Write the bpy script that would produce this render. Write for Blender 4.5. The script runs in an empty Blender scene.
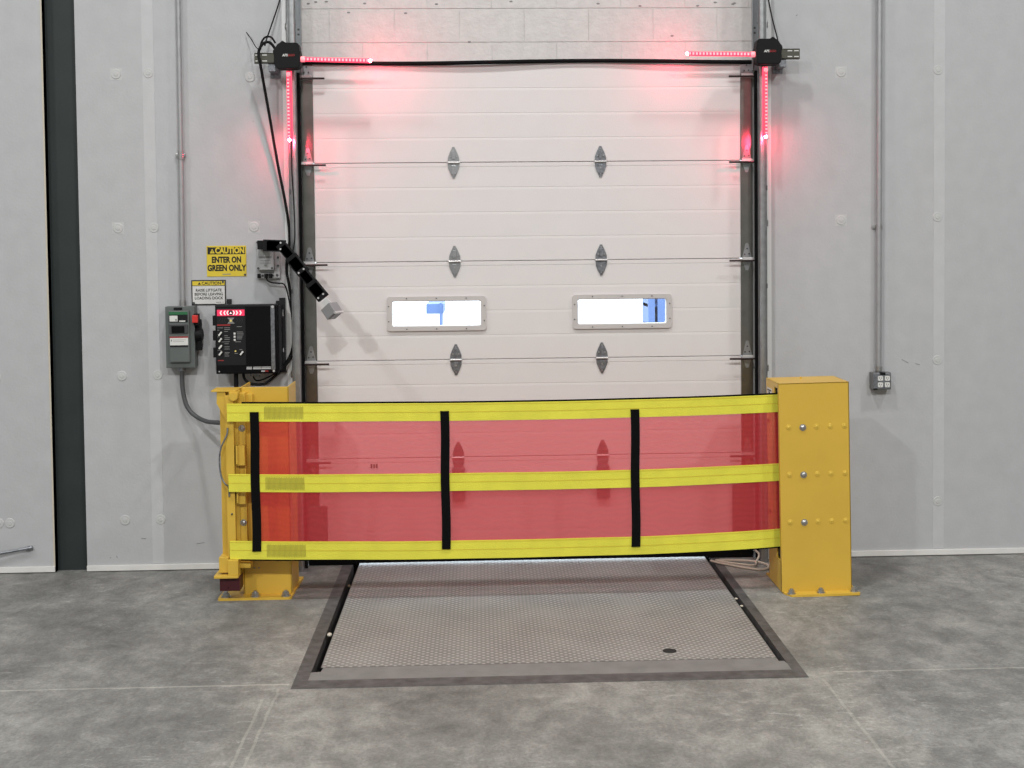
import bpy, bmesh, math, random
from mathutils import Vector, Matrix
random.seed(4)
S = bpy.context.scene
COL = S.collection

# ------------------------------------------------------------------ camera
FPX = 1345.0
CX, CZ, CD = -0.31429, 2.01378, 8.38996
YAW, PITCH, ROLL = 0.03952, 0.04138, 0.00987
PX, PY = 532.775, 295.155
cam = bpy.data.cameras.new('camera'); cam_o = bpy.data.objects.new('camera', cam); COL.objects.link(cam_o)
fwd = Vector((math.sin(YAW)*math.cos(PITCH), math.cos(YAW)*math.cos(PITCH), -math.sin(PITCH)))
rt = Vector((math.cos(YAW), -math.sin(YAW), 0)); up = rt.cross(fwd)
rt2 = math.cos(ROLL)*rt - math.sin(ROLL)*up; up2 = math.sin(ROLL)*rt + math.cos(ROLL)*up
cam_o.matrix_world = Matrix(((rt2.x, up2.x, -fwd.x, CX), (rt2.y, up2.y, -fwd.y, -CD), (rt2.z, up2.z, -fwd.z, CZ), (0, 0, 0, 1)))
cam.sensor_width = 36; cam.lens = FPX/1024*36
cam.shift_x = (512-PX)/1024; cam.shift_y = (PY-384)/1024
cam.clip_start = .05; cam.clip_end = 200
S.camera = cam_o

# ------------------------------------------------------------------ world, lights, exposure
w = bpy.data.worlds.new('world'); S.world = w; w.use_nodes = True
w.node_tree.nodes['Background'].inputs[0].default_value = (.80, .90, 1, 1)
w.node_tree.nodes['Background'].inputs[1].default_value = 7.0
S.view_settings.view_transform = 'Standard'; S.view_settings.look = 'None'
S.view_settings.gamma = 1; S.view_settings.exposure = -0.66
S.view_settings.use_curve_mapping = False
try:
    S.cycles.use_denoising = True; S.cycles.max_bounces = 8; S.cycles.diffuse_bounces = 4
    S.cycles.transparent_max_bounces = 12; S.cycles.sample_clamp_indirect = 4
except Exception: pass
LIGHT_W = {-3.3: 285, -10.6: 900}
for ly, watts in LIGHT_W.items():
    for lx in (-5.9, -.65, 4.8):
        ld = bpy.data.lights.new('high_bay_light', 'AREA'); ld.shape = 'RECTANGLE'; ld.size = .30; ld.size_y = .55
        ld.energy = watts; ld.color = (1, .998, .98)
        lo = bpy.data.objects.new('high_bay_light', ld); lo.location = (lx, ly, 7.6); COL.objects.link(lo)

# ------------------------------------------------------------------ materials
def lin(c):
    return tuple(((v/255)/12.92 if v/255 <= .04045 else ((v/255+.055)/1.055)**2.4) for v in c)
def mat(name, rgb, rough=.6, metal=0, var=0, vscale=4, bump=0, bscale=80, emit=None, estr=0, spec=.4, mottle=None):
    m = bpy.data.materials.new(name); m.use_nodes = True; nt = m.node_tree; N = nt.nodes; L = nt.links
    b = N['Principled BSDF']; b.inputs['Base Color'].default_value = (*rgb, 1)
    b.inputs['Roughness'].default_value = rough; b.inputs['Metallic'].default_value = metal
    b.inputs['Specular IOR Level'].default_value = spec
    tc = N.new('ShaderNodeTexCoord')
    if var or mottle:
        n = N.new('ShaderNodeTexNoise'); n.inputs['Scale'].default_value = vscale; n.inputs['Detail'].default_value = 5
        L.new(tc.outputs['Object'], n.inputs['Vector'])
        r = N.new('ShaderNodeValToRGB'); r.color_ramp.elements[0].position = .3; r.color_ramp.elements[1].position = .7
        lo = mottle or tuple(v*(1-var) for v in rgb); hi = rgb if mottle else tuple(min(1, v*(1+var)) for v in rgb)
        r.color_ramp.elements[0].color = (*lo, 1); r.color_ramp.elements[1].color = (*hi, 1)
        L.new(n.outputs['Fac'], r.inputs['Fac']); L.new(r.outputs['Color'], b.inputs['Base Color'])
    if bump:
        n2 = N.new('ShaderNodeTexNoise'); n2.inputs['Scale'].default_value = bscale; n2.inputs['Detail'].default_value = 3
        L.new(tc.outputs['Object'], n2.inputs['Vector'])
        bp = N.new('ShaderNodeBump'); bp.inputs['Strength'].default_value = bump; bp.inputs['Distance'].default_value = .004
        L.new(n2.outputs['Fac'], bp.inputs['Height']); L.new(bp.outputs['Normal'], b.inputs['Normal'])
    if emit:
        b.inputs['Emission Color'].default_value = (*emit, 1); b.inputs['Emission Strength'].default_value = estr
    return m
M = {}
M['wall'] = mat('wall_board_paint', (.425, .43, .442), .75, var=.035, vscale=9, bump=.25, bscale=60)
M['tape'] = mat('seam_tape_paint', (.470, .476, .488), .65, var=.03, vscale=14, bump=.2, bscale=90)
M['cap'] = mat('fastener_paint', (.47, .475, .475), .6)
M['block'] = mat('painted_block', (.55, .545, .535), .8, var=.05, vscale=18, bump=.9, bscale=55)
M['col'] = mat('dark_primer_steel', (.019, .026, .026), .6, var=.12, vscale=6)
M['base'] = mat('base_trim_white', (.66, .65, .63), .6, var=.06, vscale=8)
M['white'] = mat('corner_trim_white', (.66, .67, .67), .5)
M['door'] = mat('door_skin', (.655, .635, .63), .45, var=.012, vscale=6, bump=.12, bscale=140)
M['wframe'] = mat('window_frame_plastic', (.50, .48, .47), .5)
M['screw'] = mat('dark_screw', (.08, .08, .085), .4, .5)
M['galv'] = mat('galvanised_steel', (.34, .35, .36), .38, .85, var=.12, vscale=25)
M['galv2'] = mat('galvanised_track', (.27, .285, .30), .45, .75, var=.08, vscale=10)
M['stile'] = mat('galvanised_stile', (.20, .20, .185), .3, .9, var=.12, vscale=12)
M['dkgalv'] = mat('dull_galvanised_hinge', (.22, .23, .25), .42, .8, var=.3, vscale=60)
M['light_metal'] = mat('bright_zinc', (.62, .62, .62), .4, .6)
M['shaft'] = mat('roller_shaft_steel', (.045, .035, .035), .4, .7)
M['blk'] = mat('black_plastic', (.0045, .0045, .0055), .6, spec=.2)
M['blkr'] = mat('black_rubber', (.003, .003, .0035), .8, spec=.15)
M['blkgloss'] = mat('black_gloss_plastic', (.003, .003, .004), .35, spec=.15)
M['panel'] = mat('black_overlay', (.012, .012, .014), .5, spec=.2)
M['dkpanel'] = mat('dark_side_plastic', (.022, .022, .025), .5, spec=.2)
M['gry'] = mat('grey_enamel', (.105, .118, .115), .45, var=.05, vscale=10)
M['ltgry'] = mat('light_grey_plastic', (.30, .31, .31), .5)
M['mtlamp'] = mat('lamp_aluminium', (.30, .30, .31), .45, .5)
M['pipe'] = mat('conduit_steel', (.36, .365, .375), .5, .5, var=.06, vscale=20)
M['strut'] = mat('olive_zinc_strut', (.085, .083, .068), .45, .6)
M['boxgry'] = mat('junction_grey', (.36, .37, .375), .5)
M['red'] = mat('red_handle_plastic', (.55, .03, .025), .4)
M['dkred'] = mat('dark_red_plastic', (.055, .006, .010), .5)
M['green'] = mat('green_label', (.02, .13, .05), .5)
M['sticker'] = mat('white_sticker', (.62, .62, .60), .5)
M['prtgrey'] = mat('printed_grey', (.22, .22, .22), .5)
M['prtlight'] = mat('printed_light_grey', (.45, .45, .46), .5)
M['prtred'] = mat('printed_red', (.28, .02, .02), .5)
M['yel'] = mat('yellow_powder_coat', (.60, .385, .05), .38, var=.045, vscale=3.5, bump=.06, bscale=120, spec=.45)
M['plug'] = mat('yellow_plug', (.62, .42, .06), .4)
M['strap'] = mat('yellow_webbing', (.70, .655, .06), .75, var=.06, vscale=9, bump=.5, bscale=200)
M['thread'] = mat('olive_thread', (.34, .30, .045), .8)
M['seamth'] = mat('orange_thread', (.60, .42, .03), .8)
M['webb'] = mat('black_webbing', (.0035, .0035, .004), .9, spec=.1, bump=.4, bscale=200)
M['signy'] = mat('sign_yellow', (.62, .48, .04), .45)
M['signb'] = mat('sign_black', (.012, .012, .012), .45)
M['signw'] = mat('sign_white', (.60, .60, .59), .45)
M['rope'] = mat('cream_cord', (.50, .46, .38), .8)
M['cable'] = mat('black_cable_jacket', (.004, .004, .0045), .6, spec=.2)
M['condf'] = mat('grey_flexible_conduit', (.07, .072, .075), .5)
M['zinc'] = mat('zinc_bolt', (.42, .42, .42), .32, .85)
M['outbox'] = mat('cast_outlet_box', (.17, .17, .17), .4, .5)
M['curb'] = mat('curb_steel', (.088, .086, .086), .6, .2, var=.35, vscale=16, bump=.4, bscale=40)
M['smooth'] = mat('worn_plate', (.19, .19, .187), .55, .15, var=.12, vscale=9, bump=.3, bscale=30)
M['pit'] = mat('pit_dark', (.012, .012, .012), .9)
M['asph'] = mat('yard_pavement', (.35, .36, .38), .9, var=.15, vscale=1)
M['blue'] = mat('faded_blue_paint', (.10, .17, .36), .6)
M['roomw'] = mat('far_wall_paint', (.30, .30, .29), .8)
M['led'] = mat('red_led_tube', (.5, .03, .05), .35, emit=(1, .04, .10), estr=2.6)
M['leddot'] = mat('red_led_chip', (.9, .5, .5), .35, emit=(1, .14, .2), estr=1.7)
M['ledtip'] = mat('red_led_lens', (.9, .3, .3), .3, emit=(1, .04, .10), estr=2200)
M['ledpanel'] = mat('red_lit_panel', (.5, .02, .05), .4, emit=(1, .05, .16), estr=.85)
M['ledwhite'] = mat('lit_chevron', (.9, .6, .6), .4, emit=(1, .65, .68), estr=1.0)
M['amber'] = mat('amber_lamp', (.5, .4, .1), .4, emit=(1, .8, .3), estr=.35)

def glass_mat():
    m = bpy.data.materials.new('clear_pane'); m.use_nodes = True; nt = m.node_tree; N = nt.nodes; L = nt.links
    for n in list(N): N.remove(n)
    o = N.new('ShaderNodeOutputMaterial'); mx = N.new('ShaderNodeMixShader'); t = N.new('ShaderNodeBsdfTransparent')
    g = N.new('ShaderNodeBsdfGlossy'); g.inputs['Roughness'].default_value = .05; mx.inputs[0].default_value = .07
    L.new(t.outputs[0], mx.inputs[1]); L.new(g.outputs[0], mx.inputs[2]); L.new(mx.outputs[0], o.inputs[0]); return m
M['glass'] = glass_mat()

def mesh_fabric():
    # open-weave polyester: threads reflect red, the holes let light through
    m = bpy.data.materials.new('red_mesh_fabric'); m.use_nodes = True; nt = m.node_tree; N = nt.nodes; L = nt.links
    for n in list(N): N.remove(n)
    o = N.new('ShaderNodeOutputMaterial'); mx = N.new('ShaderNodeMixShader'); t = N.new('ShaderNodeBsdfTransparent')
    d = N.new('ShaderNodeBsdfDiffuse'); tl = N.new('ShaderNodeBsdfTranslucent'); m2 = N.new('ShaderNodeMixShader')
    d.inputs[0].default_value = (.77, .070, .080, 1); tl.inputs[0].default_value = (.70, .06, .07, 1); m2.inputs[0].default_value = .2
    tc = N.new('ShaderNodeTexCoord')
    nz = N.new('ShaderNodeTexNoise'); nz.inputs['Scale'].default_value = 2.2; nz.inputs['Detail'].default_value = 1
    mp = N.new('ShaderNodeMapping'); mp.inputs['Scale'].default_value = (1, 1, 1)
    L.new(tc.outputs['Object'], mp.inputs[0]); L.new(mp.outputs[0], nz.inputs['Vector'])
    wv = N.new('ShaderNodeTexWave'); wv.bands_direction = 'Z'; wv.inputs['Scale'].default_value = 9; wv.inputs['Distortion'].default_value = 9
    wv.inputs['Detail'].default_value = 1.5; wv.inputs['Detail Scale'].default_value = .8
    L.new(mp.outputs[0], wv.inputs['Vector'])
    ad = N.new('ShaderNodeMath'); ad.operation = 'MULTIPLY_ADD'; ad.inputs[1].default_value = .04; ad.inputs[2].default_value = .47
    L.new(wv.outputs['Fac'], ad.inputs[0])
    L.new(d.outputs[0], m2.inputs[1]); L.new(tl.outputs[0], m2.inputs[2])
    t.inputs[0].default_value = (.97, .56, .60, 1)
    L.new(ad.outputs[0], mx.inputs[0]); L.new(t.outputs[0], mx.inputs[1]); L.new(m2.outputs[0], mx.inputs[2]); L.new(mx.outputs[0], o.inputs[0])
    return m
M['mesh'] = mesh_fabric()

def nmath(N, L, op, a, b=None, c=None):
    n = N.new('ShaderNodeMath'); n.operation = op
    for i, v in enumerate((a, b, c)):
        if v is None: continue
        if isinstance(v, (int, float)): n.inputs[i].default_value = v
        else: L.new(v, n.inputs[i])
    return n.outputs[0]

def floor_mat():
    m = bpy.data.materials.new('worn_concrete'); m.use_nodes = True; nt = m.node_tree; N = nt.nodes; L = nt.links
    b = N['Principled BSDF']; tc = N.new('ShaderNodeTexCoord')
    def noise(sc, det, vec=None, rough=.55, dist=0):
        n = N.new('ShaderNodeTexNoise'); n.inputs['Scale'].default_value = sc; n.inputs['Detail'].default_value = det
        n.inputs['Roughness'].default_value = rough; n.inputs['Distortion'].default_value = dist
        L.new(vec or tc.outputs['Object'], n.inputs['Vector']); return n.outputs['Fac']
    mp = N.new('ShaderNodeMapping'); mp.inputs['Scale'].default_value = (1, .75, 1); L.new(tc.outputs['Object'], mp.inputs[0])
    big = noise(1.1, 8, mp.outputs[0], .65, .2); mid = noise(7, 12, mp.outputs[0], .74, .35); fine = noise(45, 4)
    f = nmath(N, L, 'ADD', nmath(N, L, 'MULTIPLY', big, .5), nmath(N, L, 'MULTIPLY', mid, .5))
    r = N.new('ShaderNodeValToRGB'); e = r.color_ramp.elements
    e[0].position = .37; e[0].color = (.098, .099, .095, 1); e[1].position = .63; e[1].color = (.310, .305, .286, 1)
    x = r.color_ramp.elements.new(.50); x.color = (.182, .181, .172, 1)
    L.new(f, r.inputs[0])
    # pale scuffs
    sc = N.new('ShaderNodeMapping'); sc.inputs['Scale'].default_value = (.7, 1.6, 1); sc.inputs['Rotation'].default_value = (0, 0, .35); L.new(tc.outputs['Object'], sc.inputs[0])
    s1 = noise(13, 12, sc.outputs[0], .82, .8)
    sr = N.new('ShaderNodeValToRGB'); sr.color_ramp.elements[0].position = .53; sr.color_ramp.elements[1].position = .66
    L.new(s1, sr.inputs[0])
    msk = noise(.9, 3, None, .5); mr = N.new('ShaderNodeValToRGB'); mr.color_ramp.elements[0].position = .45; mr.color_ramp.elements[1].position = .6; L.new(msk, mr.inputs[0])
    sf = nmath(N, L, 'MULTIPLY', nmath(N, L, 'MULTIPLY', sr.outputs[0], mr.outputs[0]), .75)
    mx = N.new('ShaderNodeMixRGB'); L.new(sf, mx.inputs[0]); L.new(r.outputs[0], mx.inputs[1]); mx.inputs[2].default_value = (.44, .44, .42, 1)
    fl = noise(70, 3, mp.outputs[0], .7); fr_ = N.new('ShaderNodeValToRGB'); fr_.color_ramp.elements[0].position = .3; fr_.color_ramp.elements[1].position = .7
    fr_.color_ramp.elements[0].color = (.78, .78, .78, 1); fr_.color_ramp.elements[1].color = (1.18, 1.18, 1.18, 1); L.new(fl, fr_.inputs[0])
    mg = N.new('ShaderNodeMixRGB'); mg.blend_type = 'MULTIPLY'; mg.inputs[0].default_value = 1; L.new(mx.outputs[0], mg.inputs[1]); L.new(fr_.outputs[0], mg.inputs[2]); mx = mg
    # saw-cut joints and the later pour around the pit
    sp = N.new('ShaderNodeSeparateXYZ'); L.new(tc.outputs['Object'], sp.inputs[0]); X, Y = sp.outputs[0], sp.outputs[1]
    wob = nmath(N, L, 'MULTIPLY_ADD', mid, .03, -.015)
    def band(v, c, hw):
        d = nmath(N, L, 'ABSOLUTE', nmath(N, L, 'SUBTRACT', nmath(N, L, 'ADD', v, wob), c))
        return nmath(N, L, 'LESS_THAN', d, hw)
    def gt(v, c): return nmath(N, L, 'GREATER_THAN', v, c)
    def lt(v, c): return nmath(N, L, 'LESS_THAN', v, c)
    mul = lambda a, b_: nmath(N, L, 'MULTIPLY', a, b_)
    j = mul(band(Y, -2.30, .008), nmath(N, L, 'MAXIMUM', lt(X, -1.2), mul(gt(X, 1.3), lt(X, 3.6))))
    j2 = mul(band(X, -1.24, .006), lt(Y, -2.36)); j3 = mul(band(X, -1.29, .006), lt(Y, -2.5)); j4 = mul(band(X, 1.23, .007), lt(Y, -2.4))
    jj = nmath(N, L, 'MAXIMUM', nmath(N, L, 'MAXIMUM', j, j2), nmath(N, L, 'MAXIMUM', j3, j4))
    jf = mul(nmath(N, L, 'MAXIMUM', nmath(N, L, 'MULTIPLY', j, .8), nmath(N, L, 'MULTIPLY', nmath(N, L, 'MAXIMUM', j2, nmath(N, L, 'MAXIMUM', j3, j4)), .45)), nmath(N, L, 'MULTIPLY', mid, .9))
    m3 = N.new('ShaderNodeMixRGB'); L.new(jf, m3.inputs[0]); L.new(mx.outputs[0], m3.inputs[1]); m3.inputs[2].default_value = (.50, .49, .44, 1)
    # lighter infill concrete in front of the pit and beside it
    ins = mul(lt(nmath(N, L, 'ABSOLUTE', nmath(N, L, 'ADD', X, nmath(N, L, 'MULTIPLY_ADD', big, .5, -.25))), 1.42), gt(Y, -9))
    m4 = N.new('ShaderNodeMixRGB'); m4.blend_type = 'MULTIPLY'; L.new(mul(ins, .45), m4.inputs[0]); L.new(m3.outputs[0], m4.inputs[1]); m4.inputs[2].default_value = (1.16, 1.14, 1.09, 1)
    L.new(m4.outputs[0], b.inputs['Base Color'])
    b.inputs['Roughness'].default_value = .58; b.inputs['Specular IOR Level'].default_value = .3
    bp = N.new('ShaderNodeBump'); bp.inputs['Strength'].default_value = .35; bp.inputs['Distance'].default_value = .004
    L.new(nmath(N, L, 'ADD', mid, nmath(N, L, 'MULTIPLY', fine, .4)), bp.inputs['Height']); L.new(bp.outputs[0], b.inputs['Normal'])
    return m
M['floor'] = floor_mat()

def tread_mat():
    m = bpy.data.materials.new('diamond_tread_plate'); m.use_nodes = True; nt = m.node_tree; N = nt.nodes; L = nt.links
    b = N['Principled BSDF']; tc = N.new('ShaderNodeTexCoord')
    sp = N.new('ShaderNodeSeparateXYZ'); L.new(tc.outputs['Object'], sp.inputs[0]); X, Y = sp.outputs[0], sp.outputs[1]
    P = 2*math.pi/.060
    u = nmath(N, L, 'SINE', nmath(N, L, 'MULTIPLY', nmath(N, L, 'ADD', X, Y), P/1.4)); v = nmath(N, L, 'SINE', nmath(N, L, 'MULTIPLY', nmath(N, L, 'SUBTRACT', X, Y), P/1.4))
    h = nmath(N, L, 'MULTIPLY', u, v)
    hm = nmath(N, L, 'MULTIPLY', nmath(N, L, 'SUBTRACT', nmath(N, L, 'ABSOLUTE', h), .45), 2.2); hm.node.use_clamp = True
    nz = N.new('ShaderNodeTexNoise'); nz.inputs['Scale'].default_value = 3; nz.inputs['Detail'].default_value = 6; L.new(tc.outputs['Object'], nz.inputs['Vector'])
    r = N.new('ShaderNodeValToRGB'); r.color_ramp.elements[0].position = .35; r.color_ramp.elements[1].position = .65
    r.color_ramp.elements[0].color = (.165, .165, .159, 1); r.color_ramp.elements[1].color = (.220, .218, .209, 1); L.new(nz.outputs['Fac'], r.inputs[0])
    mx = N.new('ShaderNodeMixRGB'); L.new(nmath(N, L, 'MULTIPLY', hm, .7), mx.inputs[0]); L.new(r.outputs[0], mx.inputs[1]); mx.inputs[2].default_value = (.50, .50, .48, 1)
    L.new(mx.outputs[0], b.inputs['Base Color']); b.inputs['Roughness'].default_value = .5; b.inputs['Metallic'].default_value = .1
    bp = N.new('ShaderNodeBump'); bp.inputs['Strength'].default_value = .9; bp.inputs['Distance'].default_value = .003
    L.new(hm, bp.inputs['Height']); L.new(bp.outputs[0], b.inputs['Normal']); return m
M['tread'] = tread_mat()

# ------------------------------------------------------------------ mesh helpers
class MB:
    def __init__(s): s.bm = bmesh.new(); s.cut = []
    def box(s, x0, x1, y0, y1, z0, z1, bev=0, rot=None, piv=None, seg=2):
        t = bmesh.new(); bmesh.ops.create_cube(t, size=1)
        for v in t.verts: v.co = Vector(((x0+x1)/2+v.co.x*(x1-x0), (y0+y1)/2+v.co.y*(y1-y0), (z0+z1)/2+v.co.z*(z1-z0)))
        if bev: bmesh.ops.bevel(t, geom=list(t.edges), offset=bev, segments=seg, profile=.7, affect='EDGES')
        if rot is not None:
            p = Vector(piv or ((x0+x1)/2, (y0+y1)/2, (z0+z1)/2))
            for v in t.verts: v.co = rot @ (v.co-p)+p
        s._add(t); return s
    def _add(s, t):
        s.cut.append(len(s.bm.verts)); me = bpy.data.meshes.new('tmp'); t.to_mesh(me); t.free(); s.bm.from_mesh(me); bpy.data.meshes.remove(me)
    def cyl(s, a, b, r, r2=None, n=20, bev=0):
        a = Vector(a); b = Vector(b); d = b-a; t = bmesh.new()
        bmesh.ops.create_cone(t, cap_ends=True, segments=n, radius1=r, radius2=r if r2 is None else r2, depth=d.length)
        if bev: bmesh.ops.bevel(t, geom=[e for e in t.edges if abs(e.verts[0].co.z-e.verts[1].co.z) < 1e-6], offset=bev, segments=2, affect='EDGES')
        q = Vector((0, 0, 1)).rotation_difference(d.normalized()).to_matrix()
        for v in t.verts: v.co = q @ v.co+(a+b)/2
        s._add(t); return s
    def sph(s, c, r, sc=(1, 1, 1)):
        t = bmesh.new(); bmesh.ops.create_uvsphere(t, u_segments=16, v_segments=10, radius=r)
        for v in t.verts: v.co = Vector((v.co.x*sc[0], v.co.y*sc[1], v.co.z*sc[2]))+Vector(c)
        s._add(t); return s
    def prism(s, pts, y0, y1, bev=0):
        """outline in X-Z, extruded along Y"""
        t = bmesh.new(); vs = [t.verts.new((x, y0, z)) for x, z in pts]; f = t.faces.new(vs)
        g = bmesh.ops.extrude_face_region(t, geom=[f])
        for v in g['geom']:
            if isinstance(v, bmesh.types.BMVert): v.co.y = y1
        bmesh.ops.recalc_face_normals(t, faces=list(t.faces))
        if bev: bmesh.ops.bevel(t, geom=list(t.edges), offset=bev, segments=2, affect='EDGES')
        s._add(t); return s
    def prof(s, pts, x0, x1):
        """outline in Y-Z, extruded along X"""
        t = bmesh.new(); vs = [t.verts.new((x0, y, z)) for y, z in pts]; f = t.faces.new(vs)
        g = bmesh.ops.extrude_face_region(t, geom=[f])
        for v in g['geom']:
            if isinstance(v, bmesh.types.BMVert): v.co.x = x1
        bmesh.ops.recalc_face_normals(t, faces=list(t.faces)); s._add(t); return s
    def plan(s, pts, z0, z1):
        """outline in X-Y, extruded along Z"""
        t = bmesh.new(); vs = [t.verts.new((x, y, z0)) for x, y in pts]; f = t.faces.new(vs)
        g = bmesh.ops.extrude_face_region(t, geom=[f])
        for v in g['geom']:
            if isinstance(v, bmesh.types.BMVert): v.co.z = z1
        bmesh.ops.recalc_face_normals(t, faces=list(t.faces)); s._add(t); return s
    def tube(s, pts, r, n=10, sub=6):
        P = [Vector(p) for p in pts]
        if len(P) > 2 and sub > 1:
            Q = []
            for i in range(len(P)-1):
                p0 = P[max(i-1, 0)]; p1 = P[i]; p2 = P[i+1]; p3 = P[min(i+2, len(P)-1)]
                for k in range(sub):
                    t = k/sub
                    Q.append(.5*((2*p1)+(p2-p0)*t+(2*p0-5*p1+4*p2-p3)*t*t+(3*p1-p0-3*p2+p3)*t**3))
            Q.append(P[-1]); P = Q
        bm = s.bm; rings = []; nrm = None
        for i, p in enumerate(P):
            d = (P[min(i+1, len(P)-1)]-P[max(i-1, 0)]).normalized()
            if nrm is None: nrm = d.orthogonal().normalized()
            nrm = (nrm-d*nrm.dot(d)).normalized(); bn = d.cross(nrm)
            rings.append([bm.verts.new(p+r*(math.cos(a)*nrm+math.sin(a)*bn)) for a in [2*math.pi*k/n for k in range(n)]])
        for a, b in zip(rings, rings[1:]):
            for k in range(n): bm.faces.new((a[k], a[(k+1) % n], b[(k+1) % n], b[k]))
        bm.faces.new(rings[0][::-1]); bm.faces.new(rings[-1]); return s
    def each(s, name, m, parent, per=1, smooth=False, label=None):
        """every `per` shapes added become one part of their own"""
        st_ = s.cut[::per]+[len(s.bm.verts)]; s.bm.verts.index_update(); out = []
        for a, b in zip(st_, st_[1:]):
            q = MB(); q.bm.free(); q.bm = s.bm.copy(); q.bm.verts.ensure_lookup_table()
            bmesh.ops.delete(q.bm, geom=[v for i, v in enumerate(q.bm.verts) if not a <= i < b], context='VERTS')
            out.append(q.build(name, m, parent, smooth, label))
        s.bm.free(); return out
    def build(s, name, m, parent=None, smooth=False, label=None):
        base = Vector((0, 0, 0)); p = parent
        while p is not None: base += p.location; p = p.parent
        loc = Vector((0, 0, 0))
        if parent is None:
            xs = [v.co for v in s.bm.verts]
            loc = Vector(((min(c.x for c in xs)+max(c.x for c in xs))/2, (min(c.y for c in xs)+max(c.y for c in xs))/2, min(c.z for c in xs)))
            if name.startswith(('wall', 'floor', 'ceiling', 'door', 'baseboard', 'trim')): loc = Vector((0, 0, 0))
            base = loc
        for v in s.bm.verts: v.co -= base
        me = bpy.data.meshes.new(name); s.bm.to_mesh(me); s.bm.free(); me.materials.append(M[m] if isinstance(m, str) else m)
        if smooth:
            me.polygons.foreach_set('use_smooth', [True]*len(me.polygons))
            try: me.set_sharp_from_angle(angle=math.radians(38))
            except Exception: pass
        o = bpy.data.objects.new(name, me); COL.objects.link(o); o.parent = parent
        o.location = loc
        if label: o['label'] = label
        return o
def tag(o, label, cat, group=None):
    o['label'] = label; o['category'] = cat
    if group: o['group'] = group
    return o
def thing(name, label, cat, loc, group=None):
    o = bpy.data.objects.new(name, None); COL.objects.link(o); o.location = loc; o.empty_display_size = .1
    return tag(o, label, cat, group)
def struct(o): o['kind'] = 'structure'; return o
def text(s, size, x, y, z, m, parent, name='lettering', align='CENTER', bold=0, sx=1, shear=0):
    c = bpy.data.curves.new('t', 'FONT'); c.body = s; c.size = size; c.align_x = align; c.align_y = 'CENTER'; c.offset = bold; c.extrude = .0004; c.shear = shear
    c.resolution_u = 3
    o = bpy.data.objects.new('t', c); COL.objects.link(o); dg = bpy.context.evaluated_depsgraph_get(); dg.update()
    me = bpy.data.meshes.new_from_object(o.evaluated_get(dg)); bpy.data.objects.remove(o); bpy.data.curves.remove(c)
    base = Vector((0, 0, 0)); p = parent
    while p is not None: base += p.location; p = p.parent
    for v in me.vertices: v.co = Vector((x+v.co.x*sx, y-v.co.z, z+v.co.y))-base
    me.name = name; me.materials.clear(); me.materials.append(M[m])
    ob = bpy.data.objects.new(name, me); COL.objects.link(ob); ob.parent = parent; return ob

# ------------------------------------------------------------------ setting
PX0, PX1, PYF = -1.186, 1.170, -2.37          # outer edge of the leveler curb
f = MB()
f.box(-9, PX0, -16, 0.0, -.2, 0).box(PX1, 9, -16, 0.0, -.2, 0).box(PX0, PX1, -16, PYF, -.2, 0)
struct(f.build('floor', 'floor'))
pit = MB(); pit.box(PX0, PX1, PYF, .3, -.65, -.6).box(-9, 9, .2, .22, -1.25, -.021).box(PX0-.02, -1.086, .0, .22, -.6, -.0005).box(1.088, PX1+.02, .0, .22, -.6, -.0005).box(PX0-.02, PX0, PYF, .3, -.6, -.2).box(PX1, PX1+.02, PYF, .3, -.6, -.2).box(PX0, PX1, PYF-.02, PYF, -.6, -.2)
struct(pit.build('floor_pit', 'pit'))
struct(MB().box(-9, 9, -16, .3, 8.2, 8.4).build('ceiling', 'roomw'))
struct(MB().box(-9.2, -9, -16, .3, 0, 8.2).build('wall_left', 'roomw'))
struct(MB().box(9, 9.2, -16, .3, 0, 8.2).build('wall_right', 'roomw'))
struct(MB().box(-9.2, 9.2, -16.2, -16, 0, 8.2).build('wall_back', 'roomw'))
# front wall: backing, boards, block header
BD = -.10
back = MB(); back.box(-9, -1.40, 0, .2, -.9, 8.2).box(1.40, 9, 0, .2, -.9, 8.2).box(-1.40, 1.40, .004, .2, 3.06, 8.2)
wf = struct(back.build('wall_front', 'block'))
WB = [struct(MB().box(a, b, BD, 0, 0, 8.2).build(n, 'wall')) for a, b, n in ((-9, -2.935, 'wall_front_left'), (-2.741, -1.475, 'wall_front_center'), (1.475, 9, 'wall_front_right'))]
wbx = lambda x: WB[0] if x < -2.9 else WB[1] if x < 0 else WB[2]
MB().box(-2.946, -2.935, BD-.001, -.02, .0, 8.2).build('board_edge', 'rope', WB[0])
st = struct(MB().box(-2.935, -2.741, -.045, 0, 0, 8.2).build('trim_1', 'col'))
# block header: courses with raked joints
bl = MB(); z = 3.04; k = 0
zs = [3.04, 3.234, 3.441, 3.648, 3.855, 4.06]
for k in range(5):
    off = .2 if k % 2 else 0
    x = -1.42-off
    while x < 1.42:
        a, b = max(x, -1.42), min(x+.4, 1.42)
        if b-a > .02: bl.box(a+.0012, b-.0012, -.012, .004, zs[k]+.0025, zs[k+1]-.0025, .001, seg=1)
        x += .4
bl.box(-1.42, 1.42, -.0085, .004, 3.04, 4.06)
hb = bl.build('block_header', 'block', wf)
pk = MB()
for (x, zz) in [(-1.345, 3.475), (-1.30, 3.485), (-1.235, 3.487), (-1.0, 3.475), (-.56, 3.47), (-.1, 3.485), (.44, 3.47), (.70, 3.455), (1.17, 3.475), (1.29, 3.47), (1.06, 3.455), (-1.1, 3.42), (-.75, 3.415), (.9, 3.27), (1.28, 3.465), (-.36, 3.238)]:
    pk.sph((x, -.0125, zz), .008, (1.3, .25, .7))
pk.each('chip_mark', 'prtgrey', hb)
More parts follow.
